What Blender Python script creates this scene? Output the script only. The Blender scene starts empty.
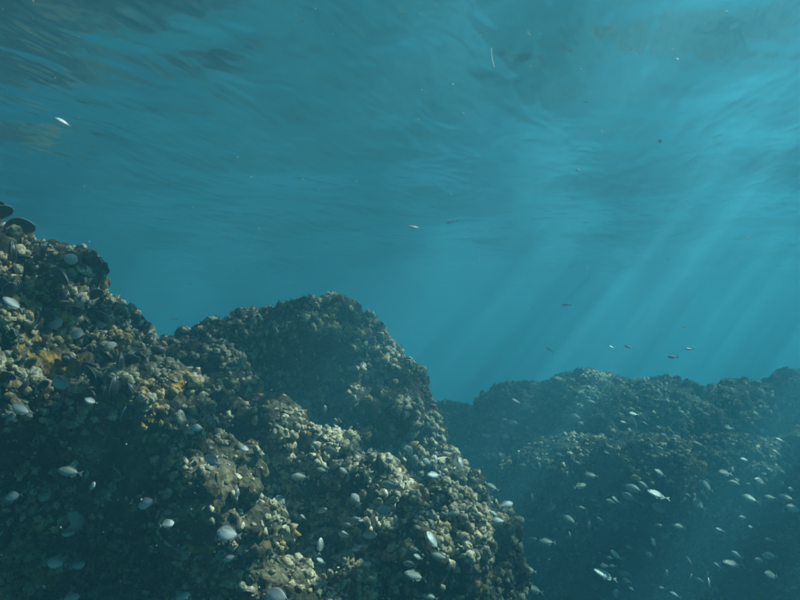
import bpy, bmesh, math, random
import numpy as np
from mathutils import Vector, Matrix
from mathutils.bvhtree import BVHTree

R = math.radians
scene = bpy.context.scene
col = scene.collection
rng = np.random.default_rng(7)
random.seed(11)

# ------------------------------------------------------------------ camera
PITCH = 5.0
F = 800.0                                   # focal length in pixels of the 800 x 600 photograph
cam_d = bpy.data.cameras.new('camera')
cam_d.sensor_width = 36.0
cam_d.lens = 36.0 * F / 800.0
cam_d.clip_start = 0.02
cam_d.clip_end = 500.0
cam = bpy.data.objects.new('camera', cam_d)
col.objects.link(cam)
cam.location = (0, 0, 0)
cam.rotation_euler = (R(90 + PITCH), 0, 0)
scene.camera = cam

# ------------------------------------------------------------------ sky and sun
SUN_AZ = 68.0                               # degrees to the right of the view direction (+Y)
SUN_EL = 46.0                               # elevation of the light once it is under water
world = bpy.data.worlds.new('World')
scene.world = world
world.use_nodes = True
wn = world.node_tree
sky = wn.nodes.new('ShaderNodeTexSky')
sky.sky_type = 'NISHITA'
sky.sun_disc = False
sky.sun_elevation = R(SUN_EL)
sky.sun_rotation = R(SUN_AZ)
bg = wn.nodes['Background']
bg.inputs['Strength'].default_value = 0.05
wn.links.new(sky.outputs[0], bg.inputs[0])

sun_d = bpy.data.lights.new('sun', 'SUN')
sun_d.energy = 5.0
sun_d.angle = R(0.5)
sun_d.color = (1.0, 0.95, 0.86)
sun = bpy.data.objects.new('sun', sun_d)
col.objects.link(sun)
sdir = Vector((math.sin(R(SUN_AZ)) * math.cos(R(SUN_EL)), math.cos(R(SUN_AZ)) * math.cos(R(SUN_EL)), math.sin(R(SUN_EL))))
sun.rotation_euler = sdir.to_track_quat('Z', 'Y').to_euler()
sun.location = sdir * 30

vs = scene.view_settings
vs.view_transform = 'Standard'
vs.look = 'None'
vs.gamma = 1.0
vs.exposure = 1.22
vs.use_curve_mapping = False
cy = scene.cycles
cy.max_bounces = 8
cy.diffuse_bounces = 2
cy.glossy_bounces = 3
cy.volume_bounces = 1
cy.transparent_max_bounces = 12
cy.sample_clamp_indirect = 6.0
cy.use_denoising = True
cy.use_adaptive_sampling = True
cy.adaptive_threshold = 0.03
cy.pixel_filter_width = 2.3
try:
    cy.denoiser = 'OPENIMAGEDENOISE'
except Exception:
    pass

# ------------------------------------------------------------------ helpers
def pix(px, py, d):
    """the point at distance d along the optical axis that pixel (px, py) of the photograph looks at"""
    v = Vector(((px - 400) / F * d, d, (300 - py) / F * d))
    return Matrix.Rotation(R(PITCH), 3, 'X') @ v

def link(o, parent=None):
    col.objects.link(o)
    if parent is not None:
        o.parent = parent
    return o

def tag(o, label=None, cat=None, group=None, kind=None):
    if label: o['label'] = label
    if cat: o['category'] = cat
    if group: o['group'] = group
    if kind: o['kind'] = kind
    return o

def empty(name, loc=(0, 0, 0)):
    o = bpy.data.objects.new(name, None)
    o.empty_display_size = 0.05
    o.location = loc
    return link(o)

def mesh_from(name, verts, faces, mat, smooth=True):
    me = bpy.data.meshes.new(name)
    me.from_pydata([tuple(v) for v in verts], [], faces)
    me.update()
    if smooth:
        me.polygons.foreach_set('use_smooth', [True] * len(me.polygons))
    if mat: me.materials.append(mat)
    return me

def mesh_np(name, V, Fq, mat, smooth=True):
    """numpy arrays -> mesh, faces all with the same number of corners"""
    me = bpy.data.meshes.new(name)
    n, k = Fq.shape
    me.vertices.add(len(V)); me.loops.add(n * k); me.polygons.add(n)
    me.vertices.foreach_set('co', np.asarray(V, dtype=np.float32).ravel())
    me.loops.foreach_set('vertex_index', np.asarray(Fq, dtype=np.int32).ravel())
    me.polygons.foreach_set('loop_start', np.arange(0, n * k, k, dtype=np.int32))
    me.update(calc_edges=True)
    if smooth:
        me.polygons.foreach_set('use_smooth', np.ones(n, dtype=bool))
    me.validate()
    if mat: me.materials.append(mat)
    return me

# numpy noise ------------------------------------------------------
PERM = np.random.default_rng(3).permutation(1024).astype(np.int64)
G3 = np.random.default_rng(4).normal(size=(1024, 3)); G3 /= np.linalg.norm(G3, axis=1)[:, None]
J3 = np.random.default_rng(5).random((1024, 3))

def hsh(i, j, k):
    return PERM[(PERM[(PERM[i & 1023] + j) & 1023] + k) & 1023]

def perlin(P):
    I = np.floor(P).astype(np.int64); f = P - I
    u = f * f * f * (f * (f * 6 - 15) + 10)
    out = 0
    for a in (0, 1):
        for b in (0, 1):
            for c in (0, 1):
                g = G3[hsh(I[:, 0] + a, I[:, 1] + b, I[:, 2] + c)]
                d = (g * (f - np.array([a, b, c]))).sum(1)
                w = (u[:, 0] if a else 1 - u[:, 0]) * (u[:, 1] if b else 1 - u[:, 1]) * (u[:, 2] if c else 1 - u[:, 2])
                out = out + d * w
    return out

def fbm(P, oct=4, gain=0.5):
    s, a = 0, 1.0
    for o in range(oct):
        s = s + a * perlin(P * 2.0 ** o + 17.3 * o); a *= gain
    return s

def worley(P):
    I = np.floor(P).astype(np.int64); f = P - I
    best = np.full(len(P), 9.0); bid = np.zeros(len(P), np.int64)
    for a in (-1, 0, 1):
        for b in (-1, 0, 1):
            for c in (-1, 0, 1):
                h = hsh(I[:, 0] + a, I[:, 1] + b, I[:, 2] + c)
                q = J3[h] + np.array([a, b, c]) - f
                d = (q * q).sum(1)
                m = d < best
                best = np.where(m, d, best); bid = np.where(m, h, bid)
    return np.sqrt(best), bid

# ------------------------------------------------------------------ materials
class NT:
    def __init__(self, name):
        self.m = bpy.data.materials.new(name); self.m.use_nodes = True
        self.t = self.m.node_tree; self.n = self.t.nodes
        self.b = self.n.get('Principled BSDF'); self.out = self.n['Material Output']
    def add(self, typ, **kw):
        n = self.n.new(typ)
        for k, v in kw.items():
            if k in n.inputs: n.inputs[k].default_value = v
            else: setattr(n, k, v)
        return n
    def link(self, a, b): self.t.links.new(a, b)
    def noise(self, vec, scale, detail=4, rough=0.55, dist=0.0):
        n = self.add('ShaderNodeTexNoise', Scale=scale, Detail=detail, Roughness=rough, Distortion=dist)
        if vec is not None: self.link(vec, n.inputs['Vector'])
        return n.outputs['Fac']
    def ramp(self, fac, stops):
        n = self.add('ShaderNodeValToRGB')
        e = n.color_ramp.elements
        while len(e) < len(stops): e.new(0.5)
        for el, (p, c) in zip(e, stops):
            el.position = p
            el.color = (*c, 1) if isinstance(c, tuple) else (c, c, c, 1)
        self.link(fac, n.inputs[0])
        return n.outputs[0]
    def mix(self, fac, a, b):
        n = self.add('ShaderNodeMix', data_type='RGBA')
        for s, v in ((0, fac), (6, a), (7, b)):
            if isinstance(v, bpy.types.NodeSocket): self.link(v, n.inputs[s])
            else: n.inputs[s].default_value = v if s == 0 else (*v, 1)
        return n.outputs[2]
    def math(self, op, a, b=0.0):
        n = self.add('ShaderNodeMath', operation=op)
        for i, v in enumerate((a, b)):
            if isinstance(v, bpy.types.NodeSocket): self.link(v, n.inputs[i])
            else: n.inputs[i].default_value = v
        return n.outputs[0]
    def bump(self, h, strength, dist):
        n = self.add('ShaderNodeBump', Strength=strength, Distance=dist)
        self.link(h, n.inputs['Height'])
        return n.outputs[0]

def rock_mat(name, dark, mid, pale, sponge, k=1.0):
    m = NT(name)
    g = m.add('ShaderNodeNewGeometry').outputs['Position']
    n1 = m.noise(g, 5.0 * k, 5, 0.6)
    n2 = m.noise(g, 26.0 * k, 5, 0.62, 0.4)
    n3 = m.noise(g, 110.0 * k, 3, 0.6)
    n4 = m.noise(g, 9.0 * k, 4, 0.6, 0.6)
    v = m.add('ShaderNodeTexVoronoi', Scale=70.0 * k); m.link(g, v.inputs['Vector'])
    base = m.mix(m.ramp(n1, [(0.36, 0.0), (0.62, 1.0)]), dark, mid)
    crust = m.ramp(m.math('ADD', m.math('MULTIPLY', n2, 0.7), m.math('MULTIPLY', n1, 0.35)), [(0.52, 0.0), (0.70, 0.5)])
    c = m.mix(crust, base, pale)
    c = m.mix(m.ramp(n4, [(0.62, 0.0), (0.68, 0.85)]), c, sponge)
    c = m.mix(m.ramp(n3, [(0.35, 0.55), (0.6, 0.0)]), c, dark)
    m.link(c, m.b.inputs['Base Color'])
    m.b.inputs['Roughness'].default_value = 0.85
    m.b.inputs['Specular IOR Level'].default_value = 0.25
    h = m.math('ADD', m.math('MULTIPLY', n3, 0.5), m.math('MULTIPLY', v.outputs['Distance'], 0.7))
    m.link(m.bump(h, 0.9, 0.006), m.b.inputs['Normal'])
    return m.m

M_ROCK = rock_mat('crusted_rock', (0.012, 0.013, 0.008), (0.055, 0.052, 0.027), (0.44, 0.40, 0.23), (0.42, 0.25, 0.04))
M_MOUND = rock_mat('crusted_rock_algal', (0.014, 0.015, 0.009), (0.05, 0.052, 0.030), (0.34, 0.32, 0.20), (0.30, 0.20, 0.05))
M_FAR = rock_mat('algal_reef_rock', (0.022, 0.026, 0.016), (0.07, 0.075, 0.042), (0.36, 0.35, 0.19), (0.30, 0.25, 0.07), 0.6)

def crust_mat(name, lo, hi, tint):
    m = NT(name)
    g = m.add('ShaderNodeNewGeometry').outputs['Position']
    oi = m.add('ShaderNodeObjectInfo')
    n2 = m.noise(g, 45.0, 4, 0.6)
    n3 = m.noise(g, 160.0, 3, 0.6)
    n1 = m.noise(g, 8.0, 3, 0.6)
    c = m.mix(m.ramp(n2, [(0.35, 0.0), (0.65, 1.0)]), lo, hi)
    c = m.mix(m.ramp(n1, [(0.55, 0.0), (0.66, 0.8)]), c, tint)
    c = m.mix(m.ramp(n3, [(0.36, 0.6), (0.55, 0.0)]), c, (0.05, 0.05, 0.03))
    m.link(c, m.b.inputs['Base Color'])
    m.b.inputs['Roughness'].default_value = 0.8
    m.b.inputs['Specular IOR Level'].default_value = 0.3
    m.link(m.bump(n3, 0.8, 0.004), m.b.inputs['Normal'])
    return m.m
M_BARN = crust_mat('barnacle', (0.10, 0.095, 0.055), (0.66, 0.61, 0.43), (0.46, 0.33, 0.10))
M_KNOB = crust_mat('crust_knob', (0.045, 0.042, 0.022), (0.68, 0.62, 0.41), (0.46, 0.30, 0.07))

def algae_mat():
    m = NT('algae_turf')
    g = m.add('ShaderNodeNewGeometry').outputs['Position']
    c = m.mix(m.ramp(m.noise(g, 12.0, 4), [(0.35, 0.0), (0.65, 1.0)]), (0.07, 0.075, 0.03), (0.22, 0.20, 0.08))
    m.link(c, m.b.inputs['Base Color']); m.b.inputs['Roughness'].default_value = 0.7
    return m.m
M_ALGAE = algae_mat()

def shell_mat(name, a, b, rough, k=60):
    m = NT(name)
    tc = m.add('ShaderNodeTexCoord').outputs['Object']
    w = m.add('ShaderNodeTexWave', Scale=k, Distortion=3.0, Detail=2.0); m.link(tc, w.inputs['Vector'])
    n = m.noise(tc, 90, 4)
    c = m.mix(m.math('MULTIPLY', w.outputs['Fac'], n), a, b)
    m.link(c, m.b.inputs['Base Color']); m.b.inputs['Roughness'].default_value = rough
    m.link(m.bump(w.outputs['Fac'], 0.3, 0.001), m.b.inputs['Normal'])
    return m.m
M_MUSSEL = shell_mat('mussel_shell', (0.014, 0.016, 0.022), (0.16, 0.14, 0.11), 0.30, 34)
M_LIP = shell_mat('mussel_lip', (0.30, 0.30, 0.27), (0.45, 0.43, 0.36), 0.5)
M_LIMPET = shell_mat('limpet_shell', (0.42, 0.42, 0.38), (0.66, 0.65, 0.58), 0.55, 40)

def fish_mat(name, back, side, belly, spot):
    m = NT(name)
    tc = m.add('ShaderNodeTexCoord').outputs['Object']
    s = m.add('ShaderNodeSeparateXYZ'); m.link(tc, s.inputs[0])
    z = m.math('ADD', s.outputs['Z'], m.math('MULTIPLY', m.noise(tc, 14.0, 2), 0.05))
    c = m.ramp(m.math('ADD', m.math('MULTIPLY', z, 2.2), 0.5), [(0.10, belly), (0.52, side), (0.95, back)])
    if spot:
        q = m.add('ShaderNodeVectorMath', operation='DISTANCE'); m.link(tc, q.inputs[0]); q.inputs[1].default_value = (-0.345, 0.0, 0.015)
        c = m.mix(m.ramp(q.outputs['Value'], [(0.045, 0.9), (0.075, 0.0)]), c, (0.01, 0.01, 0.012))
    m.link(c, m.b.inputs['Base Color'])
    m.b.inputs['Metallic'].default_value = 0.15
    m.b.inputs['Roughness'].default_value = 0.42
    v = m.add('ShaderNodeTexVoronoi', Scale=38.0); m.link(tc, v.inputs['Vector'])
    m.link(m.bump(v.outputs['Distance'], 0.25, 0.01), m.b.inputs['Normal'])
    return m.m
M_FISH = fish_mat('silver_fish_skin', (0.16, 0.19, 0.19), (0.46, 0.50, 0.47), (0.66, 0.68, 0.64), True)
M_FISH2 = fish_mat('olive_fish_skin', (0.10, 0.13, 0.10), (0.27, 0.32, 0.27), (0.42, 0.45, 0.38), True)
M_FISH3 = fish_mat('dark_fish_skin', (0.06, 0.08, 0.08), (0.14, 0.17, 0.17), (0.24, 0.27, 0.26), False)
def plain(name, c, rough=0.5):
    m = NT(name)
    tc = m.add('ShaderNodeTexCoord').outputs['Object']
    cc = m.mix(m.noise(tc, 20, 3), tuple(x * 0.75 for x in c), tuple(min(1, x * 1.2) for x in c))
    m.link(cc, m.b.inputs['Base Color']); m.b.inputs['Roughness'].default_value = rough
    return m.m
def sheer(name, c, share=0.5):
    m = NT(name)
    tc = m.add('ShaderNodeTexCoord').outputs['Object']
    cc = m.mix(m.noise(tc, 20, 3), tuple(x * 0.75 for x in c), tuple(min(1, x * 1.2) for x in c))
    m.link(cc, m.b.inputs['Base Color'])
    t = m.add('ShaderNodeBsdfTranslucent'); m.link(cc, t.inputs['Color'])
    mx = m.add('ShaderNodeMixShader'); mx.inputs[0].default_value = share
    m.link(m.b.outputs[0], mx.inputs[1]); m.link(t.outputs[0], mx.inputs[2]); m.link(mx.outputs[0], m.out.inputs['Surface'])
    return m.m
M_FIN = sheer('fish_fin', (0.34, 0.38, 0.35))
M_FIN3 = plain('dark_fish_fin', (0.06, 0.07, 0.07))
M_EYE = plain('fish_eye', (0.55, 0.55, 0.45), 0.2)
M_PUPIL = plain('fish_pupil', (0.006, 0.006, 0.008), 0.1)
M_SPECK = sheer('drifting_matter', (0.80, 0.79, 0.72), 0.6)
M_LEAF = sheer('dead_leaf', (0.55, 0.50, 0.25), 0.7)

def seabed_mat():
    m = NT('seabed')
    g = m.add('ShaderNodeNewGeometry').outputs['Position']
    c = m.ramp(m.noise(g, 0.8, 6, 0.65), [(0.35, (0.035, 0.038, 0.026)), (0.55, (0.10, 0.10, 0.065)), (0.7, (0.24, 0.22, 0.15))])
    m.link(c, m.b.inputs['Base Color']); m.b.inputs['Roughness'].default_value = 0.9
    m.link(m.bump(m.noise(g, 9, 6, 0.65), 1.0, 0.06), m.b.inputs['Normal'])
    return m.m

SHAFT = 2.9  # slides the painted shaft pattern so its bright bands reach the rocks
SURF = 1.5          # height of the sea surface above the camera
def water_mat():
    """sea surface: Fresnel mirror from below, elsewhere it lets light through; the light shafts are a
    noise pattern painted into the transmission colour, in place of focusing by the ripples"""
    m = NT('sea_surface')
    m.n.remove(m.b)
    g = m.add('ShaderNodeNewGeometry').outputs['Position']
    def mapped(sc, rot, off=0.0, src=None):
        mp = m.add('ShaderNodeMapping'); m.link(src or g, mp.inputs['Vector'])
        mp.inputs['Scale'].default_value = sc; mp.inputs['Location'].default_value = (off, 0, 0); mp.inputs['Rotation'].default_value = (0, 0, R(rot))
        return mp.outputs[0]
    rt = m.add('ShaderNodeVectorRotate', rotation_type='Z_AXIS'); rt.inputs['Angle'].default_value = R(14)
    m.link(g, rt.inputs['Vector'])
    v = mapped((1.0, 0.40, 1.0), 0, 0.0, rt.outputs[0])
    h = m.math('ADD', m.math('MULTIPLY', m.noise(v, 3.3, 2, 0.5, 0.4), 1.0),
               m.math('MULTIPLY', m.noise(v, 9.0, 1, 0.5, 0.3), 0.24))
    nb = m.bump(h, 1.0, 0.045)
    fr = m.add('ShaderNodeFresnel', IOR=1.333); m.link(nb, fr.inputs['Normal'])
    gl = m.add('ShaderNodeBsdfGlossy', Roughness=0.12); m.link(nb, gl.inputs['Normal'])
    gl.inputs['Color'].default_value = (1, 1, 1, 1)
    w = mapped((1.0, 0.22, 1.0), 0, SHAFT, rt.outputs[0])     # painted streaks running away from the camera stand in for crest-focused light
    shaft_noise = m.math('ADD', m.math('MULTIPLY', m.noise(w, 1.3, 2, 0.5, 0.3), 0.58),
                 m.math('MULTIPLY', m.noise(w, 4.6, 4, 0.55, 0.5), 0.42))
    tcol = m.ramp(shaft_noise, [(0.42, 0.08), (0.50, 0.45), (0.57, 1.0)])
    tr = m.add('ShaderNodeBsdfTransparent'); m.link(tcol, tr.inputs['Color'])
    mx = m.add('ShaderNodeMixShader')
    m.link(fr.outputs[0], mx.inputs[0]); m.link(tr.outputs[0], mx.inputs[1]); m.link(gl.outputs[0], mx.inputs[2])
    m.link(mx.outputs[0], m.out.inputs['Surface'])
    return m.m

def haze_mat():
    m = NT('sea_water')
    m.n.remove(m.b)
    pv = m.add('ShaderNodeVolumePrincipled')
    pv.inputs['Color'].default_value = (0.072, 0.285, 0.388, 1)
    pv.inputs['Absorption Color'].default_value = (0.02, 0.40, 0.55, 1)
    pv.inputs['Density'].default_value = 0.215
    pv.inputs['Anisotropy'].default_value = 0.46
    m.link(pv.outputs[0], m.out.inputs['Volume'])
    return m.m

# ------------------------------------------------------------------ sea bed, sea surface, water body
FLOOR = -2.6
def graded(lim_in, step, lim_out):
    a = list(np.arange(-lim_in, lim_in + 1e-6, step)); s = step; x = lim_in
    while x < lim_out:
        s *= 1.25; x = min(x + s, lim_out); a.append(x); a.insert(0, -x)
    return np.array(a)

def sheet(name, xs, ys, hfun, mat):
    X, Y = np.meshgrid(xs, ys)
    P = np.stack([X.ravel(), Y.ravel(), np.zeros(X.size)], 1)
    P[:, 2] = hfun(P)
    nx, ny = len(xs), len(ys)
    i = (np.arange(ny - 1)[:, None] * nx + np.arange(nx - 1)[None, :]).ravel()
    Fq = np.stack([i, i + 1, i + nx + 1, i + nx], 1)
    return link(bpy.data.objects.new(name, mesh_np(name, P, Fq, mat)))

LIM = 60.0
sb = sheet('seabed', graded(8, 0.12, LIM), graded(9, 0.12, LIM),
           lambda P: FLOOR + 0.25 * fbm(P * 0.5, 5) + 0.08 * np.abs(perlin(P * 2.3)), seabed_mat())
tag(sb, 'dark rocky sea floor below the reef', 'sea floor', kind='structure')

def swell(P):
    z = 0.022 * np.sin(P[:, 0] * 1.3 + P[:, 1] * 2.1) + 0.014 * np.sin(P[:, 0] * 2.9 - P[:, 1] * 1.2 + 1.0)
    return SURF + z + 0.035 * fbm(P * np.array([0.9, 1.3, 1]), 3)
ws = sheet('water_surface', graded(7, 0.10, LIM), graded(9, 0.10, LIM), swell, water_mat())
tag(ws, 'rippled underside of the sea surface seen from below', 'water', kind='structure')

hz_me = bpy.data.meshes.new('haze')
bm = bmesh.new(); bmesh.ops.create_cube(bm, size=1.0)
zt, zb = SURF + 0.25, FLOOR - 1.4
for vtx in bm.verts:
    vtx.co = (vtx.co.x * (2 * LIM + 2), vtx.co.y * (2 * LIM + 2), (zt if vtx.co.z > 0 else zb))
bm.to_mesh(hz_me); bm.free()
hz_me.materials.append(haze_mat())
hz = link(bpy.data.objects.new('haze', hz_me))
tag(hz, 'blue green sea water that veils everything with distance', 'water', kind='stuff')

# ------------------------------------------------------------------ reef rocks
def voxel_union(blobs, voxel):
    """blobs: (px, py, depth, rx, ry, rdepth) radii in pixels at that depth; returns one closed skin"""
    bm = bmesh.new()
    rot = Matrix.Rotation(R(PITCH), 4, 'X')
    for (px, py, d, rx, ry, rd) in blobs:
        s = d / F
        M = Matrix.Translation(pix(px, py, d)) @ rot @ Matrix.Diagonal((rx * s, rd * s, ry * s, 1))
        bmesh.ops.create_icosphere(bm, subdivisions=3, radius=1.0, matrix=M)
    me = bpy.data.meshes.new('tmp'); bm.to_mesh(me); bm.free()
    o = bpy.data.objects.new('tmp', me); col.objects.link(o)
    md = o.modifiers.new('r', 'REMESH'); md.mode = 'VOXEL'; md.voxel_size = voxel; md.use_smooth_shade = True
    sm = o.modifiers.new('s', 'SMOOTH'); sm.factor = 0.5; sm.iterations = 12
    dg = bpy.context.evaluated_depsgraph_get(); dg.update()
    out = bpy.data.meshes.new_from_object(o.evaluated_get(dg))
    bpy.data.objects.remove(o); bpy.data.meshes.remove(me)
    return out

def get_co(me):
    a = np.empty(len(me.vertices) * 3, np.float32); me.vertices.foreach_get('co', a); return a.reshape(-1, 3).astype(float)
def get_no(me):
    a = np.empty(len(me.vertices) * 3, np.float32); me.vertex_normals.foreach_get('vector', a); return a.reshape(-1, 3).astype(float)
def set_co(me, V):
    me.vertices.foreach_set('co', V.astype(np.float32).ravel()); me.update()

def roughen(me, s, low=1.0, seed=0.0, lump=1.0):
    """s: scale of the lumps relative to the near rock; displaces in stages, each along fresh normals"""
    V = get_co(me); N = get_no(me)
    P = V + seed
    V = V + N * (low * (0.17 * s * fbm(P / (0.40 * s), 3) + 0.09 * s * (0.25 - np.abs(perlin(P / (0.19 * s))))) - 0.035 * s)[:, None]
    set_co(me, V); N = get_no(me); P = V + seed
    d, h = worley(P / (0.105 * s) + 0.35 * np.stack([perlin(P / (0.06 * s)), perlin(P / (0.06 * s) + 9), perlin(P / (0.06 * s) + 31)], 1))
    amp = 0.35 + 0.65 * J3[h, 0]
    V = V + N * (lump * 0.062 * s * amp * np.maximum(0, 1 - (d / 0.72) ** 2) - 0.012 * s)[:, None]
    set_co(me, V); N = get_no(me); P = V + seed
    d, h = worley(P / (0.040 * s) + 0.4 * np.stack([perlin(P / (0.03 * s)), perlin(P / (0.03 * s) + 9), perlin(P / (0.03 * s) + 31)], 1))
    amp = 0.15 + 0.85 * J3[h, 1]
    patch = np.clip(0.75 + 1.2 * perlin(P / (0.16 * s)), 0.25, 1.3)
    V = V + N * (0.027 * s * patch * amp * np.maximum(0, 1 - (d / 0.7) ** 2))[:, None]
    set_co(me, V); N = get_no(me); P = V + seed
    d, h = worley(P / (0.017 * s))
    V = V + N * (0.0125 * s * (J3[h, 2]) * np.maximum(0, 1 - (d / 0.7) ** 2) + 0.004 * s * perlin(P / (0.011 * s)))[:, None]
    set_co(me, V)

BVH = {}
ROOT = {}
def make_rock(name, blobs, voxel, s, mat, label, seed=0.0, low=1.0, lump=1.0):
    me = voxel_union(blobs, voxel)
    me.name = 'rock_face'
    roughen(me, s, low, seed, lump)
    V = get_co(me)
    base = Vector((V[:, 0].mean(), V[:, 1].mean(), V[:, 2].min()))
    set_co(me, V - np.array(base))
    me.materials.clear(); me.materials.append(mat)
    me.polygons.foreach_set('use_smooth', np.ones(len(me.polygons), bool))
    root = empty(name, base)
    tag(root, label, 'rock')
    o = link(bpy.data.objects.new('rock_face', me), root)
    BVH[name] = BVHTree.FromPolygons([Vector(v) for v in V], [tuple(p.vertices) for p in me.polygons])
    ROOT[name] = root
    return root, me, base

def down(px, d, py0, r, n=3, step=1.25):
    return [(px, py0 + r * step * k, d, r, r, r) for k in range(n)]

near_blobs = [
    (-60, 424, 1.62, 196, 200, 190), (-70, 640, 1.85, 210, 220, 180), (-330, 500, 1.7, 220, 260, 220),
    (40, 340, 1.75, 66, 72, 80), (100, 352, 1.72, 40, 58, 60), (84, 392, 1.62, 58, 74, 80), (138, 414, 1.72, 48, 66, 60), (70, 470, 1.72, 110, 120, 110),
    (150, 448, 1.50, 66, 84, 72), (128, 430, 1.45, 45, 55, 55), (192, 492, 1.45, 52, 66, 62), (150, 560, 1.75, 110, 130, 90),
    (228, 575, 1.50, 66, 84, 72), (262, 640, 1.5, 80, 84, 80), (150, 690, 1.60, 120, 120, 110), (20, 760, 1.6, 180, 150, 110),
    (60, 560, 1.55, 34, 44, 50), (8, 470, 1.42, 40, 34, 44),
]
near, near_me, near_base = make_rock('rock_outcrop', near_blobs, 0.0058, 1.0, M_ROCK,
    'steep mussel-covered rock outcrop rising towards the water surface', 0.0, 0.5, 1.3)

ridge_blobs = [
    (172, 398, 2.05, 58, 58, 60), (215, 422, 1.95, 44, 46, 48), (262, 444, 1.95, 46, 52, 50), (238, 470, 1.9, 50, 70, 50),
    (312, 478, 1.95, 52, 54, 52), (352, 510, 1.95, 50, 60, 52), (384, 560, 1.9, 52, 64, 54), (330, 590, 1.85, 70, 66, 60),
    (420, 620, 1.9, 66, 62, 60), (290, 560, 2.1, 80, 90, 60), (440, 690, 2.0, 70, 80, 70), (340, 690, 1.85, 110, 90, 80),
]
ridge, ridge_me, ridge_base = make_rock('rock_ridge', ridge_blobs, 0.0068, 1.1, M_ROCK,
    'low pale knobbly rock ridge running down in front of the dark mound', 5.0, 0.7, 1.3)

mound_blobs = [
    (300, 438, 3.05, 132, 134, 105), (250, 364, 2.80, 54, 46, 66), (312, 342, 2.78, 56, 52, 70), (205, 410, 2.9, 60, 84, 70),
    (376, 466, 2.75, 54, 88, 70), (444, 530, 2.65, 54, 64, 62), (490, 558, 2.6, 42, 58, 56), (370, 560, 2.85, 120, 130, 100),
    (430, 650, 2.5, 86, 110, 80), (485, 650, 2.6, 44, 66, 56), (250, 520, 3.0, 150, 140, 110), (330, 740, 2.7, 200, 140, 120), (480, 760, 2.6, 80, 120, 90),
]
mound, mound_me, mound_base = make_rock('rock_mound', mound_blobs, 0.0094, 1.35, M_MOUND,
    'rounded dark rock mound with a lit crest standing in open water', 11.0, 0.38)

shelf_blobs = [(-120, 470, 4.0, 120, 110, 110), (20, 470, 4.2, 90, 110, 100), (100, 470, 4.6, 90, 112, 100), (-300, 460, 3.9, 130, 130, 120), (-20, 440, 5.2, 130, 110, 100), (160, 480, 5.6, 110, 90, 100),
    (-480, 470, 4.0, 150, 150, 130), (-100, 600, 4.6, 260, 160, 130), (-380, 620, 4.2, 240, 180, 130), (100, 620, 5.0, 160, 150, 120)]
shelf, shelf_me, shelf_base = make_rock('rock_shelf', [(a, b - (50 if a < 60 else 0), c * 1.35, d, e, f) for (a, b, c, d, e, f) in shelf_blobs], 0.03, 1.8, M_ROCK,
    'pale reef shelf behind the outcrop, mirrored in the rippled surface', 31.0, 0.4)

far_blobs = [
    (440, 470, 6.2, 60, 72, 70), (520, 448, 5.9, 62, 72, 70), (585, 446, 5.8, 80, 80, 80), (660, 452, 5.8, 84, 78, 80),
    (735, 456, 5.9, 72, 78, 80), (800, 446, 5.8, 66, 80, 80), (880, 450, 5.8, 90, 90, 80), (980, 470, 5.9, 110, 100, 90), (1100, 480, 5.9, 110, 110, 90),
    (570, 500, 5.1, 80, 70, 70), (650, 496, 4.9, 80, 66, 70), (735, 492, 4.9, 80, 64, 66), (815, 486, 4.8, 70, 62, 60), (900, 490, 4.8, 80, 70, 70), (1000, 500, 4.9, 100, 80, 80),
    (500, 560, 5.6, 110, 120, 90), (620, 600, 5.3, 130, 120, 90), (750, 600, 5.3, 130, 120, 90), (880, 600, 5.2, 140, 120, 90), (1030, 610, 5.3, 150, 130, 100),
    (560, 690, 5.0, 130, 100, 90), (700, 690, 4.9, 140, 100, 90), (850, 690, 4.9, 150, 100, 90), (1000, 700, 5.0, 160, 110, 100), (410, 640, 6.0, 120, 130, 90),
]
far, far_me, far_base = make_rock('rock_reef', [(a, b, c * 1.0, d, e, f) for (a, b, c, d, e, f) in far_blobs], 0.018, 1.4, M_FAR,
    'long hazy reef wall with stepped ledges fading into blue water', 23.0, 0.26, 0.6)

# ------------------------------------------------------------------ crust growing on the rocks
def knob_mesh(name, seed, mat, sub=1, open_top=False):
    bm = bmesh.new(); bmesh.ops.create_icosphere(bm, subdivisions=sub, radius=1.0)
    V = np.array([v.co[:] for v in bm.verts])
    r = 1 + (0.42 if sub > 2 else 0.8) * perlin(V * 1.6 + seed) + (0.25 if sub > 2 else 0.55) * perlin(V * 3.4 + seed * 2)
    if sub > 2:
        d, _ = worley(V * 2.1 + seed); r = r + 0.42 * (0.45 - d)
    V = V * r[:, None] * np.array([1, 1, 0.72])
    if open_top:                                     # barnacle: a truncated cone with a sunk mouth
        rad = np.hypot(V[:, 0], V[:, 1]); m = (V[:, 2] > 0.3) & (rad < 0.45)
        V[m, 2] -= 0.55
    for v, c in zip(bm.verts, V): v.co = c
    me = bpy.data.meshes.new(name); bm.to_mesh(me); bm.free()
    me.polygons.foreach_set('use_smooth', [True] * len(me.polygons))
    me.materials.append(mat)
    return me
KN = [knob_mesh('barnacle_cluster', 3.7 * i, M_BARN, 3, i % 3 == 0) for i in range(6)]
KV = []
for i in range(9):
    me = knob_mesh('k', 50 + 2.3 * i, None, 1, i % 2 == 0)
    vv = get_co(me); KV.append((vv, np.array([p.vertices[:] for p in me.polygons if vv[list(p.vertices), 2].max() > 0.08]))); bpy.data.meshes.remove(me)

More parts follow.
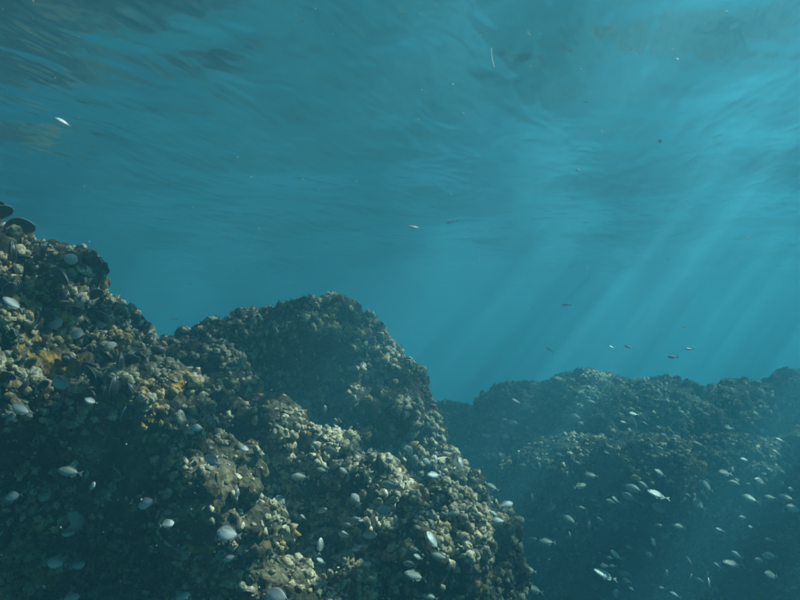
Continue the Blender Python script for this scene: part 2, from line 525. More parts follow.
def facing(me, base, cos_min=-0.15, up=None):
    """faces the open water side can show: centre, normal, area of those turned to the camera's side and in frame"""
    n = len(me.polygons)
    C = np.empty(n * 3, np.float32); me.polygons.foreach_get('center', C); C = C.reshape(-1, 3) + np.array(base)
    Nn = np.empty(n * 3, np.float32); me.polygons.foreach_get('normal', Nn); Nn = Nn.reshape(-1, 3)
    A = np.empty(n, np.float32); me.polygons.foreach_get('area', A)
    D = -C / np.linalg.norm(C, axis=1)[:, None]
    c, s_ = math.cos(R(PITCH)), math.sin(R(PITCH))
    yy = C[:, 1] * c + C[:, 2] * s_; zz = -C[:, 1] * s_ + C[:, 2] * c
    px = 400 + F * C[:, 0] / yy; py = 300 - F * zz / yy
    ok = ((D * Nn).sum(1) > cos_min) & (px > -60) & (px < 860) & (py > -20) & (py < 650)
    return C[ok], Nn[ok], A[ok]

def basis(n, spin):
    n = Vector(n).normalized()
    t = n.orthogonal().normalized()
    b = n.cross(t)
    t2 = t * math.cos(spin) + b * math.sin(spin)
    return Matrix((t2, n.cross(t2), n)).transposed()

def crust(root, me, base, n_parts, n_stuff, smin, smax, seed, mat=M_KNOB, stuff_scale=0.6):
    rg = np.random.default_rng(seed)
    C, Nn, A = facing(me, base)
    dens = np.clip(0.45 + 1.9 * perlin(C / 0.22 + seed) + 1.0 * perlin(C / 0.07 + seed) + 0.35 * Nn[:, 2], 0.10, 2) * A
    dens /= dens.sum()
    idx = rg.choice(len(C), n_parts + n_stuff, p=dens)
    for k in idx[:n_parts]:
        s = rg.uniform(smin, smax)
        o = bpy.data.objects.new('barnacle_cluster', KN[rg.integers(len(KN))])
        B = basis(Nn[k] + rg.normal(size=3) * 0.35, rg.uniform(0, 6.28))
        o.matrix_local = Matrix.Translation(Vector(C[k]) - Vector(base)) @ B.to_4x4() @ Matrix.Diagonal((s, s * rg.uniform(0.7, 1.2), s * rg.uniform(0.6, 1.3), 1))
        link(o, root)
    vs_, fs_, off = [], [], 0
    ks = idx[n_parts:]
    kind = rg.integers(len(KV), size=len(ks))
    for q, (kv, kf) in enumerate(KV):
        kk = ks[kind == q]; m = len(kk)
        Z = Nn[kk] + rg.normal(size=(m, 3)) * 0.4; Z /= np.linalg.norm(Z, axis=1)[:, None]
        X = np.cross(Z, rg.normal(size=(m, 3))); X /= np.linalg.norm(X, axis=1)[:, None]
        Y = np.cross(Z, X)
        s = (0.5 * smin + (1.25 * smax - 0.5 * smin) * rg.random(m) ** 2.5) * stuff_scale
        sc = np.stack([s, s * rg.uniform(0.45, 1.4, m), s * rg.uniform(0.5, 2.2, m)], 1)
        L = kv[None] * sc[:, None, :]
        v = L[..., 0:1] * X[:, None] + L[..., 1:2] * Y[:, None] + L[..., 2:3] * Z[:, None] + (C[kk] - np.array(base))[:, None]
        vs_.append(v.reshape(-1, 3)); fs_.append((kf[None] + (np.arange(m) * len(kv))[:, None, None] + off).reshape(-1, 3)); off += m * len(kv)
    o = link(bpy.data.objects.new('barnacle_crust', mesh_np('barnacle_crust', np.concatenate(vs_), np.concatenate(fs_), mat, False)), root)
    tag(o, kind='stuff')

crust(near, near_me, near_base, 260, 15000, 0.007, 0.016, 1)
crust(ridge, ridge_me, ridge_base, 240, 14000, 0.008, 0.018, 2)
crust(mound, mound_me, mound_base, 220, 9500, 0.010, 0.024, 3)
crust(far, far_me, far_base, 160, 9500, 0.012, 0.030, 4)

def turf(root, me, base, n, length, seed, upmin=0.0):
    """short algal tufts: each a fan of three narrow bent blades"""
    rg = np.random.default_rng(seed)
    C, Nn, A = facing(me, base, -0.5)
    dens = np.clip(0.35 + 1.8 * perlin(C / 0.3 + seed * 3.1), 0.03, 2) * A * np.clip(0.6 + Nn[:, 2], 0.1, 2)
    idx = rg.choice(len(C), n, p=dens / dens.sum())
    P0 = C[idx] - np.array(base); N0 = Nn[idx] + np.array([0, 0, 0.3])
    Vv, Ff = [], []
    for b in range(3):
        D = N0 + rg.normal(size=(n, 3)) * 0.55; D /= np.linalg.norm(D, axis=1)[:, None]
        S = np.cross(D, rg.normal(size=(n, 3))); S /= np.linalg.norm(S, axis=1)[:, None]
        L = (length * rg.uniform(0.5, 1.3, n))[:, None]; W = L * 0.09
        bend = rg.normal(size=(n, 3)) * 0.25 * L
        v = np.stack([P0 - S * W - D * 0.2 * L, P0 + S * W - D * 0.2 * L, P0 + D * L * 0.55 + S * W * 1.1, P0 + D * L * 0.55 - S * W * 1.1,
                      P0 + D * L + bend + S * W * 0.3, P0 + D * L + bend - S * W * 0.3], 1).reshape(-1, 3)
        o0 = np.arange(n)[:, None] * 6 + b * n * 6
        Vv.append(v); Ff.append(np.concatenate([o0 + np.array([[0, 1, 2, 3]]), o0 + np.array([[3, 2, 4, 5]])]))
    o = link(bpy.data.objects.new('algae_turf', mesh_np('algae_turf', np.concatenate(Vv), np.concatenate(Ff), M_ALGAE)), root)
    tag(o, kind='stuff')
turf(mound, mound_me, mound_base, 16000, 0.010, 3)
turf(far, far_me, far_base, 14000, 0.016, 4)

# ------------------------------------------------------------------ picking points on the rocks
def hit(px, py, names=('rock_outcrop', 'rock_ridge', 'rock_mound', 'rock_reef')):
    d = pix(px, py, 1.0).normalized()
    best = None
    for n in names:
        loc, nor, i, dist = BVH[n].ray_cast(Vector((0, 0, 0)), d)
        if loc is not None and (best is None or dist < best[2]): best = (loc, nor, dist, n)
    return best

# ------------------------------------------------------------------ mussels
def mussel_half(t):
    return 0.27 * math.sin(math.pi * t ** 1.35) ** 0.62 if 0 < t < 0.9999 else 0.0

def valve(side):
    """half of a mussel shell, unit length along +X from the hinge at x=0, domed towards side*Y"""
    nu, nv = 15, 7
    V, Fc = [], []
    for i in range(nu):
        t = i / (nu - 1)
        hw = mussel_half(t)
        cz = 0.06 * math.sin(t * math.pi) + 0.02
        for j in range(nv):
            a = -1 + 2 * j / (nv - 1)
            dome = 0.17 * math.sin(math.pi * t) ** 0.7 * (1 - a * a) ** 0.55 if 0 < t < 1 else 0
            V.append((t, side * (0.004 + dome), cz + a * hw))
    for i in range(nu - 1):
        for j in range(nv - 1):
            q = (i * nv + j, (i + 1) * nv + j, (i + 1) * nv + j + 1, i * nv + j + 1)
            Fc.append(q if side < 0 else q[::-1])
    me = mesh_from('shell_valve', V, Fc, M_MUSSEL)
    return me
def lip_mesh():
    """pale growing edge that shows as a rim between the valves"""
    V, Fc = [], []
    n = 22
    for k in range(n):
        t = 0.30 + 0.70 * (1 - abs(2 * k / (n - 1) - 1))
        a = 1 if k < n / 2 else -1
        tt = min(t, 0.999)
        hw = mussel_half(tt)
        cz = 0.06 * math.sin(tt * math.pi) + 0.02
        for dy in (-0.012, 0.012):
            for e in (0.97, 1.05):
                V.append((tt * (1 if e < 1 else 1.012), dy, cz + a * (hw * e + (0.006 if e > 1 else 0))))
    for k in range(n - 1):
        o, p = 4 * k, 4 * k + 4
        Fc += [(o + 1, p + 1, p + 3, o + 3), (o, p, p + 1, o + 1), (o + 2, o + 3, p + 3, p + 2)]
    return mesh_from('shell_lip', V, Fc, M_LIP)
VAL = [valve(-1), valve(1)]
LIP = lip_mesh()

def mussel(loc, direction, up, length, label, group=None):
    d = Vector(direction).normalized()
    u = Vector(up); u = (u - d * u.dot(d)).normalized()
    B = Matrix((d, u.cross(d), u)).transposed()
    r = empty('mussel', loc)
    r.matrix_world = Matrix.Translation(loc) @ B.to_4x4() @ Matrix.Scale(length, 4)
    tag(r, label, 'mussel', group)
    for me in VAL: link(bpy.data.objects.new('shell_valve', me), r)
    link(bpy.data.objects.new('shell_lip', LIP), r)
    return r

def screen_dir(ang, toward=0.0):
    """direction in the picture plane: ang degrees from picture right, counter-clockwise; toward: share pointing to the camera"""
    v = Vector((math.cos(R(ang)), -toward, math.sin(R(ang))))
    return v

# (px, py, length px, angle in picture, toward, label)
for (px, py, L, ang, tw, lab) in [
    (2, 229, 36, 2, 0.10, 'long dark mussel jutting out sideways from the top of the outcrop'),
    (-8, 220, 27, 25, 0.25, 'dark mussel lying on top of the long jutting mussel'),
    (-8, 207, 15, 10, 0.2, 'small dark mussel at the very top of the outcrop pile'),
    (42, 258, 17, 70, 0.3, 'stubby dark mussel standing up on the crest of the outcrop'),
    (52, 268, 28, -40, 0.3, 'flat dark mussel leaning down the slope below the crest'),
    (112, 402, 32, 75, 0.55, 'large mussel with a pale curved rim below the pale shells'),
    (96, 385, 24, 110, 0.5, 'dark mussel wedged beside the large pale-rimmed mussel'),
    (120, 372, 22, 80, 0.4, 'grey-brown mussel standing upright above the large pale-rimmed mussel'),
    (122, 362, 24, 8, 0.5, 'dark mussel pointing sideways with a pale upper edge'),
    (124, 425, 26, 70, 0.6, 'dark mussel hanging over the shadow above the pale crust'),
    (-2, 377, 22, 0, 0.3, 'slim mussel edge sticking out of the shaded outcrop side'),
    (116, 318, 14, 60, 0.6, 'dark round-ended mussel on the right shoulder of the outcrop'),
    (14, 262, 24, 80, 0.7, 'dark mussel facing outward under the jutting mussels'),
    (10, 300, 24, 60, 0.8, 'big shaded mussel beside a pale hovering fish'),
    (90, 300, 20, 30, 0.5, 'mussel on the lit outcrop slope among barnacles'),
]:
    q = 0
    while hit(max(px, 2), py + q, ('rock_outcrop',)) is None and q < 120: q += 2
    if q >= 120: continue
    if px > 2: py += q                      # stands where the rock begins; the pile at the very top rests on the rock below it
    d = hit(max(px, 2), max(py, py + q), ('rock_outcrop',))[0].y * 0.99
    mussel(pix(px, py, d), screen_dir(ang, tw), Vector((0.2, -0.75, 0.65)), L * d / F, lab)

mr = np.random.default_rng(21)
k = 0
tries = 0
while k < 46 and tries < 600:
    tries += 1
    px, py = mr.uniform(-10, 175), mr.uniform(240, 600) if mr.random() < 0.25 else mr.uniform(245, 400)
    h = hit(px, py, ('rock_outcrop',))
    if h is None: continue
    loc, nor = h[0], h[1]
    t = Vector(mr.normal(size=3)); dr = (nor * mr.uniform(0.5, 1.4) + t * 0.6)
    L = mr.uniform(0.024, 0.044)
    mussel(loc - dr.normalized() * L * 0.25, dr, Vector(mr.normal(size=3)), L,
           f"{'little' if L < 0.032 else 'bigger'} dark mussel {'standing out' if abs(dr.normalized().z) < 0.45 else ('pointing up' if dr.z > 0 else 'hanging down')} "
           + ('near the crest of the outcrop' if py < 300 else ('among barnacles on the outcrop slope' if py < 400 else 'in the dark hollow of the outcrop')), 'mussels on the outcrop')
    k += 1

# ------------------------------------------------------------------ limpets (pale cap shells)
def limpet_mesh():
    n, rings = 18, [(1.0, 0.0), (0.86, 0.16), (0.62, 0.36), (0.34, 0.52), (0.12, 0.58)]
    V, Fc = [], []
    for (r, z) in rings:
        for i in range(n):
            a = 2 * math.pi * i / n
            rr = r * (1 + (0.05 if i % 2 else -0.03) * r)
            V.append((rr * math.cos(a) * 1.15 + 0.08 * (1 - r), rr * math.sin(a), z))
    for q in range(len(rings) - 1):
        for i in range(n):
            j = (i + 1) % n
            Fc.append((q * n + i, q * n + j, (q + 1) * n + j, (q + 1) * n + i))
    Fc.append(tuple((len(rings) - 1) * n + i for i in range(n)))
    return mesh_from('shell_cap', V, Fc, M_LIMPET)
LIMP = limpet_mesh()
for (px, py, rp, lab) in [
    (70, 259, 6, 'white limpet on the outcrop crest'), (79, 300, 6, 'pale grey limpet on the upper lit slope of the outcrop'),
    (101, 323, 6, 'pale bluish limpet halfway down the outcrop slope'), (55, 322, 7, 'whitish limpet among crumbly crust on the outcrop'),
    (76, 334, 6, 'dull grey limpet left of the yellowish crust'), (110, 347, 6, 'bright limpet beside the upright grey-brown mussel'),
    (107, 288, 4, 'small white limpet at the outcrop edge'), (120, 295, 4, 'tiny pale limpet near the outcrop shoulder'),
    (74, 520, 9, 'pale ragged shell on a knob in the dark hollow'), (45, 496, 5, 'pale shell half hidden in the dark hollow'),
]:
    h = hit(px, py, ('rock_outcrop',))
    if h is None: continue
    s = rp * h[2] / F
    B = basis(h[1] + Vector((0.1, -0.6, 0.3)), random.uniform(0, 6))
    o = bpy.data.objects.new('limpet', LIMP)
    o.matrix_world = Matrix.Translation(h[0] + h[1] * 0.002) @ B.to_4x4() @ Matrix.Scale(s, 4)
    link(o); tag(o, lab, 'shell', 'limpets on the outcrop')

# ------------------------------------------------------------------ fish
def fish_meshes(depth, mat, finmat, thick=0.17):
    """unit-length fish swimming along +X, back +Z.  depth: body height over length"""
    prof = [(-0.365, 0.070), (-0.32, 0.095), (-0.26, 0.16), (-0.17, 0.28), (-0.06, 0.40), (0.06, 0.48), (0.17, 0.50), (0.27, 0.46),
            (0.36, 0.37), (0.43, 0.25), (0.475, 0.13), (0.495, 0.04)]
    n = 14
    V, Fc = [], []
    for (x, hh) in prof:
        H = hh * depth; W = max(0.012, thick * (hh / 0.5) ** 0.9 * (0.55 + 0.9 * (x + 0.4) if x < 0.1 else 1.0))
        zc = 0.02 * depth * math.sin((x + 0.4) * 3)
        for i in range(n):
            a = 2 * math.pi * i / n
            y = W * 0.5 * math.copysign(abs(math.cos(a)) ** 1.15, math.cos(a))
            V.append((x, y, zc + H * math.sin(a)))
    for q in range(len(prof) - 1):
        for i in range(n):
            j = (i + 1) % n
            Fc.append((q * n + i, (q + 1) * n + i, (q + 1) * n + j, q * n + j))
    Fc.append(tuple(range(n))); Fc.append(tuple((len(prof) - 1) * n + i for i in reversed(range(n))))
    body = mesh_from('body', V, Fc, mat)
    def fin(name, outline, t=0.006):
        m = len(outline)
        V = [(x, -t, z) for x, z in outline] + [(x, t, z) for x, z in outline]
        Fc = [tuple(range(m)), tuple(reversed(range(m, 2 * m)))] + [(i, i + m, (i + 1) % m + m, (i + 1) % m) for i in range(m)]
        return mesh_from(name, V, Fc, finmat, False)
    d = depth
    tail = fin('tail_fin', [(-0.35, 0.03), (-0.35, -0.03), (-0.42, -0.07), (-0.52, -0.15), (-0.50, -0.06), (-0.46, 0.0), (-0.50, 0.06), (-0.52, 0.15), (-0.42, 0.07)])
    dors = fin('dorsal_fin', [(0.20, 0.485 * d), (0.14, 0.47 * d + 0.07), (0.02, 0.43 * d + 0.085), (-0.12, 0.33 * d + 0.085), (-0.24, 0.19 * d + 0.075), (-0.27, 0.13 * d), (-0.16, 0.27 * d), (0.0, 0.42 * d)])
    anal = fin('anal_fin', [(-0.02, -0.41 * d), (-0.10, -0.34 * d - 0.075), (-0.22, -0.21 * d - 0.065), (-0.27, -0.13 * d), (-0.16, -0.27 * d)])
    pec = fin('pectoral_fin', [(0.22, -0.01), (0.10, 0.035), (0.06, -0.01), (0.10, -0.05)], 0.004)
    pelv = fin('pelvic_fin', [(0.16, -0.48 * d), (0.04, -0.48 * d - 0.06), (0.06, -0.42 * d)], 0.004)
    bm = bmesh.new(); bmesh.ops.create_uvsphere(bm, u_segments=10, v_segments=6, radius=0.026)
    eye = bpy.data.meshes.new('eye'); bm.to_mesh(eye); bm.free(); eye.materials.append(M_EYE)
    bm = bmesh.new(); bmesh.ops.create_uvsphere(bm, u_segments=8, v_segments=5, radius=0.015)
    pup = bpy.data.meshes.new('pupil'); bm.to_mesh(pup); bm.free(); pup.materials.append(M_PUPIL)
    return dict(body=body, tail_fin=tail, dorsal_fin=dors, anal_fin=anal, pectoral_fin=pec, pelvic_fin=pelv, eye=eye, pupil=pup, w=thick)

FK = {}
FK['oval'] = fish_meshes(0.44, M_FISH, M_FIN)
FK['deep'] = fish_meshes(0.60, M_FISH, M_FIN)
FK['olive'] = fish_meshes(0.40, M_FISH2, M_FIN)
FK['slim'] = fish_meshes(0.26, M_FISH, M_FIN, 0.12)
FK['bright'] = fish_meshes(0.40, fish_mat('lit_fish_skin', (0.6, 0.66, 0.68), (0.82, 0.86, 0.86), (0.85, 0.87, 0.86), False), M_FIN)  # skin paled to paint in sunlight that misses these fish
FK['dark'] = fish_meshes(0.30, M_FISH3, M_FIN3, 0.12)

def fish(kind, loc, length, ang, yaw, full, label, group=None, roll=0.0):
    """ang: slope of the body in the picture (head direction, counter-clockwise from picture right); yaw: turn of the head out of the picture plane"""
    k = FK[kind]
    a = R(ang)
    X = Vector((math.cos(a) * math.cos(yaw), math.sin(yaw), math.sin(a) * math.cos(yaw))).normalized()
    U = Vector((0, 0, 1)) if abs(X.z) < 0.9 else Vector((1, 0, 0))
    Y = U.cross(X).normalized(); Z = X.cross(Y)
    if Y.y > 0: roll = -roll
    B = Matrix((X, Y, Z)).transposed() @ Matrix.Rotation(roll, 3, 'X')     # roll shows the flank that faces up
    r = empty('fish', loc)
    r.matrix_world = Matrix.Translation(loc) @ B.to_4x4() @ Matrix.Scale(length, 4)
    tag(r, label, 'fish', group)
    link(bpy.data.objects.new('body', k['body']), r)
    link(bpy.data.objects.new('tail_fin', k['tail_fin']), r)
    if full:
        link(bpy.data.objects.new('dorsal_fin', k['dorsal_fin']), r)
        link(bpy.data.objects.new('anal_fin', k['anal_fin']), r)
        link(bpy.data.objects.new('pelvic_fin', k['pelvic_fin']), r)
        for s in (-1, 1):
            o = link(bpy.data.objects.new('pectoral_fin', k['pectoral_fin']), r)
            o.location = (0, s * (k['w'] * 0.5 + 0.002), 0); o.rotation_euler = (0, 0, s * -0.25)
            e = link(bpy.data.objects.new('eye', k['eye']), r)
            e.location = (0.385, s * k['w'] * 0.30, 0.03)
            p = link(bpy.data.objects.new('pupil', k['pupil']), e)
            p.location = (0.004, s * 0.015, 0)
    return r

# px, py, length px, head angle (degrees; 180 = facing left), kind
G_OUT = (0, 'fish beside the outcrop')
G_RID = (0, 'fish between the ridge and the mound')
G_FAR = (0, 'fish schooling before the far reef')
out_f = [(13, 304, 20, 145, 'oval'), (62, 384, 21, 150, 'deep'), (91, 401, 12, 160, 'deep'), (22, 410, 22, 155, 'oval'), (10, 418, 13, 30, 'deep'),
         (14, 496, 15, 190, 'deep'), (92, 487, 10, 70, 'oval'), (147, 503, 19, 200, 'deep'), (167, 524, 12, 10, 'deep'), (57, 563, 20, 170, 'deep'),
         (77, 565, 15, 10, 'deep'), (70, 598, 19, 10, 'oval'), (181, 597, 17, 20, 'oval'), (70, 472, 22, 170, 'olive'), (70, 533, 14, 185, 'oval'),
         (212, 461, 18, 150, 'oval'), (198, 428, 12, 170, 'deep'), (229, 534, 22, 165, 'deep'), (230, 558, 14, 200, 'oval'), (237, 494, 10, 80, 'oval'), (278, 597, 26, 170, 'deep')]
rid_f = [(245, 449, 11, 160, 'deep'), (325, 410, 9, 95, 'oval'), (388, 452, 9, 200, 'deep'), (332, 451, 17, 165, 'olive'), (410, 452, 11, 100, 'deep'),
         (427, 462, 10, 150, 'deep'), (436, 460, 9, 100, 'oval'), (461, 464, 11, 110, 'deep'), (281, 501, 13, 140, 'deep'), (321, 511, 12, 20, 'oval'),
         (356, 499, 13, 135, 'deep'), (382, 510, 17, 5, 'olive'), (345, 535, 14, 160, 'oval'), (368, 535, 17, 5, 'oval'), (348, 525, 10, 170, 'olive'),
         (356, 519, 11, 180, 'olive'), (355, 549, 10, 10, 'deep'), (320, 546, 15, 85, 'oval'), (310, 538, 12, 50, 'oval'), (300, 477, 17, 175, 'olive'),
         (322, 470, 11, 165, 'olive'), (390, 485, 18, 170, 'olive'), (317, 572, 18, 190, 'olive'), (342, 586, 13, 60, 'olive'), (396, 522, 13, 100, 'olive'),
         (434, 475, 14, 178, 'oval'), (438, 500, 8, 85, 'oval'), (473, 506, 9, 80, 'oval'), (431, 514, 8, 120, 'deep'), (453, 514, 13, 5, 'olive'),
         (506, 505, 14, 10, 'oval'), (499, 521, 15, 175, 'oval'), (494, 514, 10, 150, 'oval'), (492, 487, 14, 155, 'olive'), (415, 576, 22, 160, 'olive'),
         (410, 564, 14, 175, 'olive'), (430, 597, 15, 170, 'olive'), (440, 557, 18, 165, 'olive'), (413, 493, 5, 120, 'oval')]
far_f = [(527, 406, 11, 155, 'oval'), (516, 401, 9, 155, 'oval'), (514, 423, 11, 165, 'oval'), (487, 436, 9, 170, 'oval'), (506, 437, 8, 160, 'oval'),
         (576, 417, 13, 160, 'oval'), (570, 409, 10, 160, 'olive'), (559, 379, 13, 170, 'olive'), (592, 402, 11, 170, 'olive'), (549, 509, 14, 30, 'oval'),
         (570, 520, 14, 150, 'oval'), (547, 542, 17, 175, 'olive'), (589, 526, 10, 95, 'oval'), (591, 475, 14, 170, 'oval'), (580, 486, 13, 10, 'olive'),
         (532, 497, 7, 100, 'oval'), (530, 541, 13, 20, 'olive'), (540, 466, 8, 120, 'oval'), (554, 531, 7, 45, 'oval'), (570, 535, 7, 110, 'oval'),
         (535, 590, 17, 160, 'olive'), (530, 570, 13, 160, 'olive'), (634, 489, 17, 165, 'oval'), (644, 486, 14, 145, 'olive'), (629, 497, 15, 155, 'oval'),
         (660, 509, 16, 155, 'oval'), (682, 501, 10, 40, 'oval'), (699, 505, 18, 145, 'oval'), (707, 486, 17, 140, 'oval'), (660, 473, 13, 150, 'oval'),
         (681, 470, 10, 30, 'olive'), (611, 502, 12, 165, 'olive'), (657, 526, 9, 10, 'olive'), (679, 527, 14, 170, 'olive'), (654, 543, 10, 120, 'deep'),
         (616, 555, 14, 140, 'oval'), (770, 556, 14, 175, 'oval'), (760, 561, 13, 165, 'olive'), (771, 575, 16, 165, 'oval'), (667, 574, 8, 95, 'oval'),
         (616, 595, 11, 95, 'deep'), (625, 574, 11, 170, 'olive'), (760, 482, 15, 160, 'oval'), (750, 499, 17, 160, 'oval'), (787, 498, 14, 165, 'oval'),
         (794, 509, 18, 165, 'oval'), (770, 498, 15, 175, 'olive'), (735, 484, 14, 165, 'oval'), (725, 473, 15, 170, 'olive'), (706, 575, 7, 60, 'deep'),
         (640, 410, 9, 165, 'olive'), (665, 436, 10, 160, 'olive'), (610, 447, 11, 165, 'olive'), (560, 455, 9, 165, 'olive'), (700, 445, 10, 165, 'olive'),
         (745, 460, 10, 165, 'oval'), (780, 440, 9, 160, 'olive'), (520, 455, 8, 160, 'olive'), (600, 520, 9, 150, 'olive'), (720, 530, 9, 160, 'olive')]
fx = np.random.default_rng(91)
for _ in range(34):
    far_f.append((int(fx.uniform(560, 800)), int(fx.uniform(395, 600)), int(fx.uniform(7, 12)), int(160 + fx.normal() * 12), 'oval' if fx.random() < 0.5 else 'olive'))
for _ in range(16):
    rid_f.append((int(fx.uniform(300, 520)), int(fx.uniform(470, 598)), int(fx.uniform(7, 12)), int(165 + fx.normal() * 18), 'oval' if fx.random() < 0.5 else 'olive'))
fr = np.random.default_rng(31)
def put(px, py, L, ang, kind, lo, hi, dmax, full, label, group=None, yawmax=0.45, roll=None):
    h = hit(px, py)
    d = min((h[0].y if h else dmax) , dmax) * fr.uniform(lo, hi)
    yaw = fr.uniform(-yawmax, yawmax)
    return fish(kind, pix(px, py, d), L * d / F / math.cos(yaw) * 1.06, ang, yaw, full, label, group, R(fr.uniform(5, 45)) if roll is None else R(roll))
def size_word(L, a, b): return 'tiny' if L < a else ('small' if L < b else 'larger')
def pose_word(a):
    t = abs(((a + 90) % 180) - 90)
    return 'level' if t <= 12 else ('slanting' if t <= 45 else 'upright')
KIND = {'oval': 'silver oval', 'deep': 'round pale', 'olive': 'dull olive'}
def fish_label(f, zone, a, b): return f"{size_word(f[2], a, b)} {KIND[f[4]]} fish, {pose_word(f[3])}, {zone}"
def z_out(f): return 'beside the mussels of the outcrop' if f[1] < 430 and f[0] < 180 else ('in the dark hollow of the outcrop' if f[0] < 175 else 'before the pale lower crust of the outcrop')
def z_rid(f): return 'beside the right foot of the mound' if f[0] > 470 else ('in the shade before the mound' if f[1] < 530 and f[0] > 370 else ('over the crest of the knobbly ridge' if f[1] < 490 else 'in the gully of the knobbly ridge'))
def z_far(f): return 'in the gap between mound and far reef' if f[0] < 600 and f[1] > 440 else ('off the upper slope of the far reef' if f[1] < 465 else ('off the ledge of the far reef' if f[1] < 515 else 'off the dark foot of the far reef'))
for f in out_f: put(*f, 0.86, 0.95, 1.9, True, fish_label(f, z_out(f), 13, 18), G_OUT[1])
for f in rid_f: put(*f, 0.88, 0.96, 2.7, f[2] >= 10, fish_label(f, z_rid(f), 10, 15), G_RID[1])
for f in far_f: put(*f, 0.72, 0.86, 5.4, f[2] >= 13, fish_label(f, z_far(f), 10, 15), G_FAR[1])
# fish that stand out one by one
put(658, 495, 23, 160, 'oval', 0.70, 0.71, 5.0, True, 'brightest plump silver fish of the school before the far reef', None, 0.2, 58)
put(605, 575, 25, 155, 'oval', 0.62, 0.63, 5.0, True, 'large greenish silver fish slanting down low before the far reef', None, 0.2, 58)
put(733, 564, 22, 170, 'olive', 0.66, 0.67, 5.0, True, 'long olive fish swimming below the school before the far reef', None, 0.2, 58)
put(709, 584, 12, 95, 'deep', 0.66, 0.67, 5.0, True, 'small bright fish hanging upright beneath the school', None, 0.2, 58)
put(689, 581, 15, 70, 'olive', 0.66, 0.67, 5.0, True, 'steeply tilted olive fish beneath the school', None, 0.2, 58)
put(689, 560, 10, 125, 'slim', 0.66, 0.67, 5.0, True, 'thin bright sliver of a fish beneath the school', None, 0.2, 58)
put(433, 541, 21, 125, 'deep', 0.86, 0.87, 2.6, True, 'bright silver fish nosing up the lower ridge end', None, 0.2, 58)
put(414, 227, 13, 175, 'bright', 1, 1, 2.55, True, 'pale blue-white fish in open water above the mound', None, 0.2, 58)
put(452, 222, 10, 190, 'bright', 1, 1, 2.6, True, 'smaller pale fish following the blue-white one in open water', None, 0.2, 58)
put(63, 122, 17, 152, 'bright', 1, 1, 1.9, True, 'slim shining fish just under the rippled surface', None, 0.1, 58)
put(174, 319, 7, 180, 'slim', 1, 1, 2.6, False, 'tiny pale fish in the gap between outcrop and mound', None, 0.2, 58)
put(612, 347, 6, 160, 'oval', 1, 1, 3.4, False, 'tiny glinting fish just above the far reef top', None, 0.2, 58)
for (px, py, L, a) in [(690, 349, 10, 178), (673, 357, 10, 180), (629, 347, 10, 165), (566, 305, 9, 178), (550, 350, 8, 150)]:
    put(px, py, L, a, 'dark', 1, 1, 4.9, False, 'slim dark fish in open water above the far reef', 'dark fish above the far reef', 0.3)

# ------------------------------------------------------------------ drifting matter
def flake_mesh(name, seed, mat, flat=0.25):
    bm = bmesh.new(); bmesh.ops.create_icosphere(bm, subdivisions=1, radius=1.0)
    for v in bm.verts:
        p = np.array([v.co[:]])
        v.co = v.co * float(1 + 0.5 * perlin(p * 1.3 + seed)[0]); v.co.z *= flat
    me = bpy.data.meshes.new(name); bm.to_mesh(me); bm.free(); me.materials.append(mat)
    return me
FLK = [flake_mesh('floating_flake', 4.1 * i, M_SPECK) for i in range(4)]
LEF = [flake_mesh('floating_leaf_scrap', 7.7 * i + 1, M_LEAF, 0.12) for i in range(3)]
for i, (px, py, L, dd, lab) in enumerate([
    (453, 84, 3, 1.2, 'cream speck drifting in midwater under the bright surface'), (481, 35, 2, 1.3, 'faint white speck high under the surface'),
    (418, 120, 3, 1.4, 'dim flake drifting left of the sun shafts'), (727, 11, 3, 1.1, 'white speck high in the sun shafts'),
    (632, 49, 2, 1.2, 'tiny pale speck at the edge of a sun shaft'), (677, 59, 4, 1.4, 'soft greyish flake inside the sun shafts'),
    (660, 141, 4, 1.5, 'yellowish flake drifting below the sun shafts'), (578, 170, 4, 1.5, 'dim pale flake in open water'),
    (303, 179, 3, 1.3, 'small white flake above the mound in open water'), (190, 284, 3, 1.6, 'faint pale flake right of the outcrop'),
    (587, 268, 2, 1.4, 'tiny light speck in open blue water'), (748, 237, 2, 1.3, 'tiny white speck in the right open water')]):
    o = bpy.data.objects.new('floating_flake', FLK[i % 4])
    o.matrix_world = Matrix.Translation(pix(px, py, dd)) @ Matrix.Rotation(i * 1.3, 4, 'Y') @ Matrix.Rotation(i * 0.7 + 0.6, 4, 'X') @ Matrix.Scale(L * dd / F * 0.5, 4)
    link(o); tag(o, lab, 'flake')
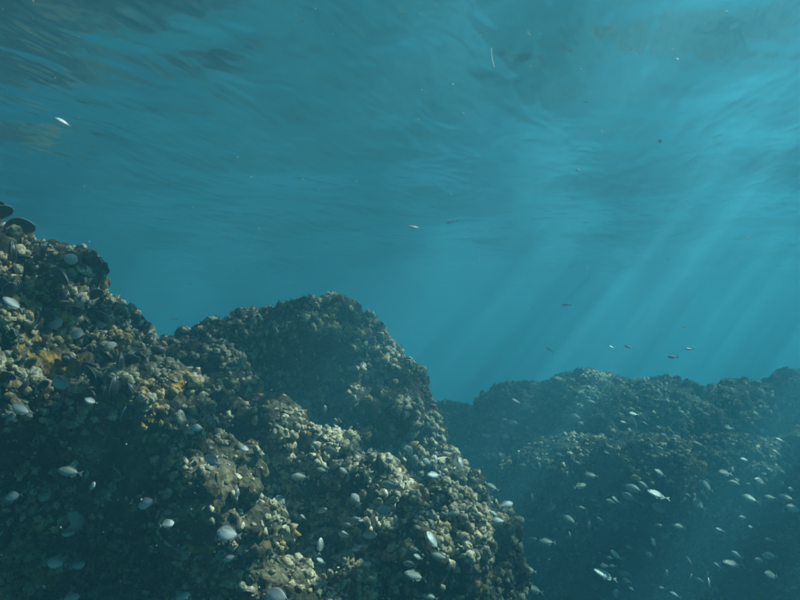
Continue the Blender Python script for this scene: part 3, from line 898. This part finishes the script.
# a bent fibre hanging in the water
def fibre():
    pts = [pix(491.5, 48, 1.2), pix(491.8, 54, 1.2), pix(492.3, 59, 1.2), pix(493.5, 64, 1.2), pix(494.5, 67, 1.2)]
    V, Fc = [], []
    r = 0.0006
    for p in pts:
        for k in range(5):
            a = 2 * math.pi * k / 5
            V.append(p + Vector((r * math.cos(a), r * math.sin(a), 0)))
    for q in range(len(pts) - 1):
        for k in range(5):
            Fc.append((q * 5 + k, q * 5 + (k + 1) % 5, (q + 1) * 5 + (k + 1) % 5, (q + 1) * 5 + k))
    base = pts[-1]
    o = link(bpy.data.objects.new('floating_fibre', mesh_from('floating_fibre', [v - base for v in V], Fc, M_SPECK)))
    o.location = base
    tag(o, 'thin pale bent fibre hanging in midwater', 'fibre')
fibre()
# scraps floating on the surface: where each pixel's ray meets the surface
for i, (px, py, L, lab) in enumerate([
    (402, 12, 9, 'white foam scrap floating on the surface'), (531, 66, 8, 'curled yellowish scrap floating at the surface'),
    (571, 50, 17, 'long yellowish blade floating at the surface'), (566, 95, 8, 'short pale scrap below the long floating blade'),
    (586, 102, 10, 'forked pale scrap floating near the sun shafts'), (578, 70, 8, 'thin faint scrap beside the long floating blade'), (302, 21, 12, 'greenish scrap floating above the mound')]):
    d = pix(px, py, 1.0); t = (SURF - 0.07) / d.z
    o = bpy.data.objects.new('floating_leaf_scrap', LEF[i % 3])
    s = L * (t * d.y) / F * 0.5
    o.matrix_world = Matrix.Translation(d * t) @ Matrix.Rotation(i * 0.9, 4, 'Z') @ Matrix.Rotation(R(25), 4, 'X') @ Matrix.Diagonal((s * 0.8, s * 0.22, s * 0.8, 1))
    link(o); tag(o, lab, 'scrap')
# fine specks nobody could count
n = 900
rg = np.random.default_rng(77)
P = np.array([pix(rg.uniform(-80, 880), rg.uniform(-20, 620), rg.uniform(0.45, 3.2))[:] for _ in range(n)])
P = P[P[:, 2] < SURF - 0.15]; n = len(P)
S = (0.0003 + 0.0007 * rg.random(n) ** 3)
T = np.array([(1, 0, -0.7), (-1, 0, -0.7), (0, 1, 0.7), (0, -1, 0.7)], float)
V = (P[:, None, :] + T[None] * S[:, None, None]).reshape(-1, 3)
Fq = (np.arange(n)[:, None, None] * 4 + np.array([[0, 1, 2], [0, 3, 1], [0, 2, 3], [1, 3, 2]])[None]).reshape(-1, 3)
o = link(bpy.data.objects.new('suspended_particles', mesh_np('suspended_particles', V, Fq, M_SPECK, False)))
tag(o, 'fine pale particles suspended all through the water', 'particles', kind='stuff')
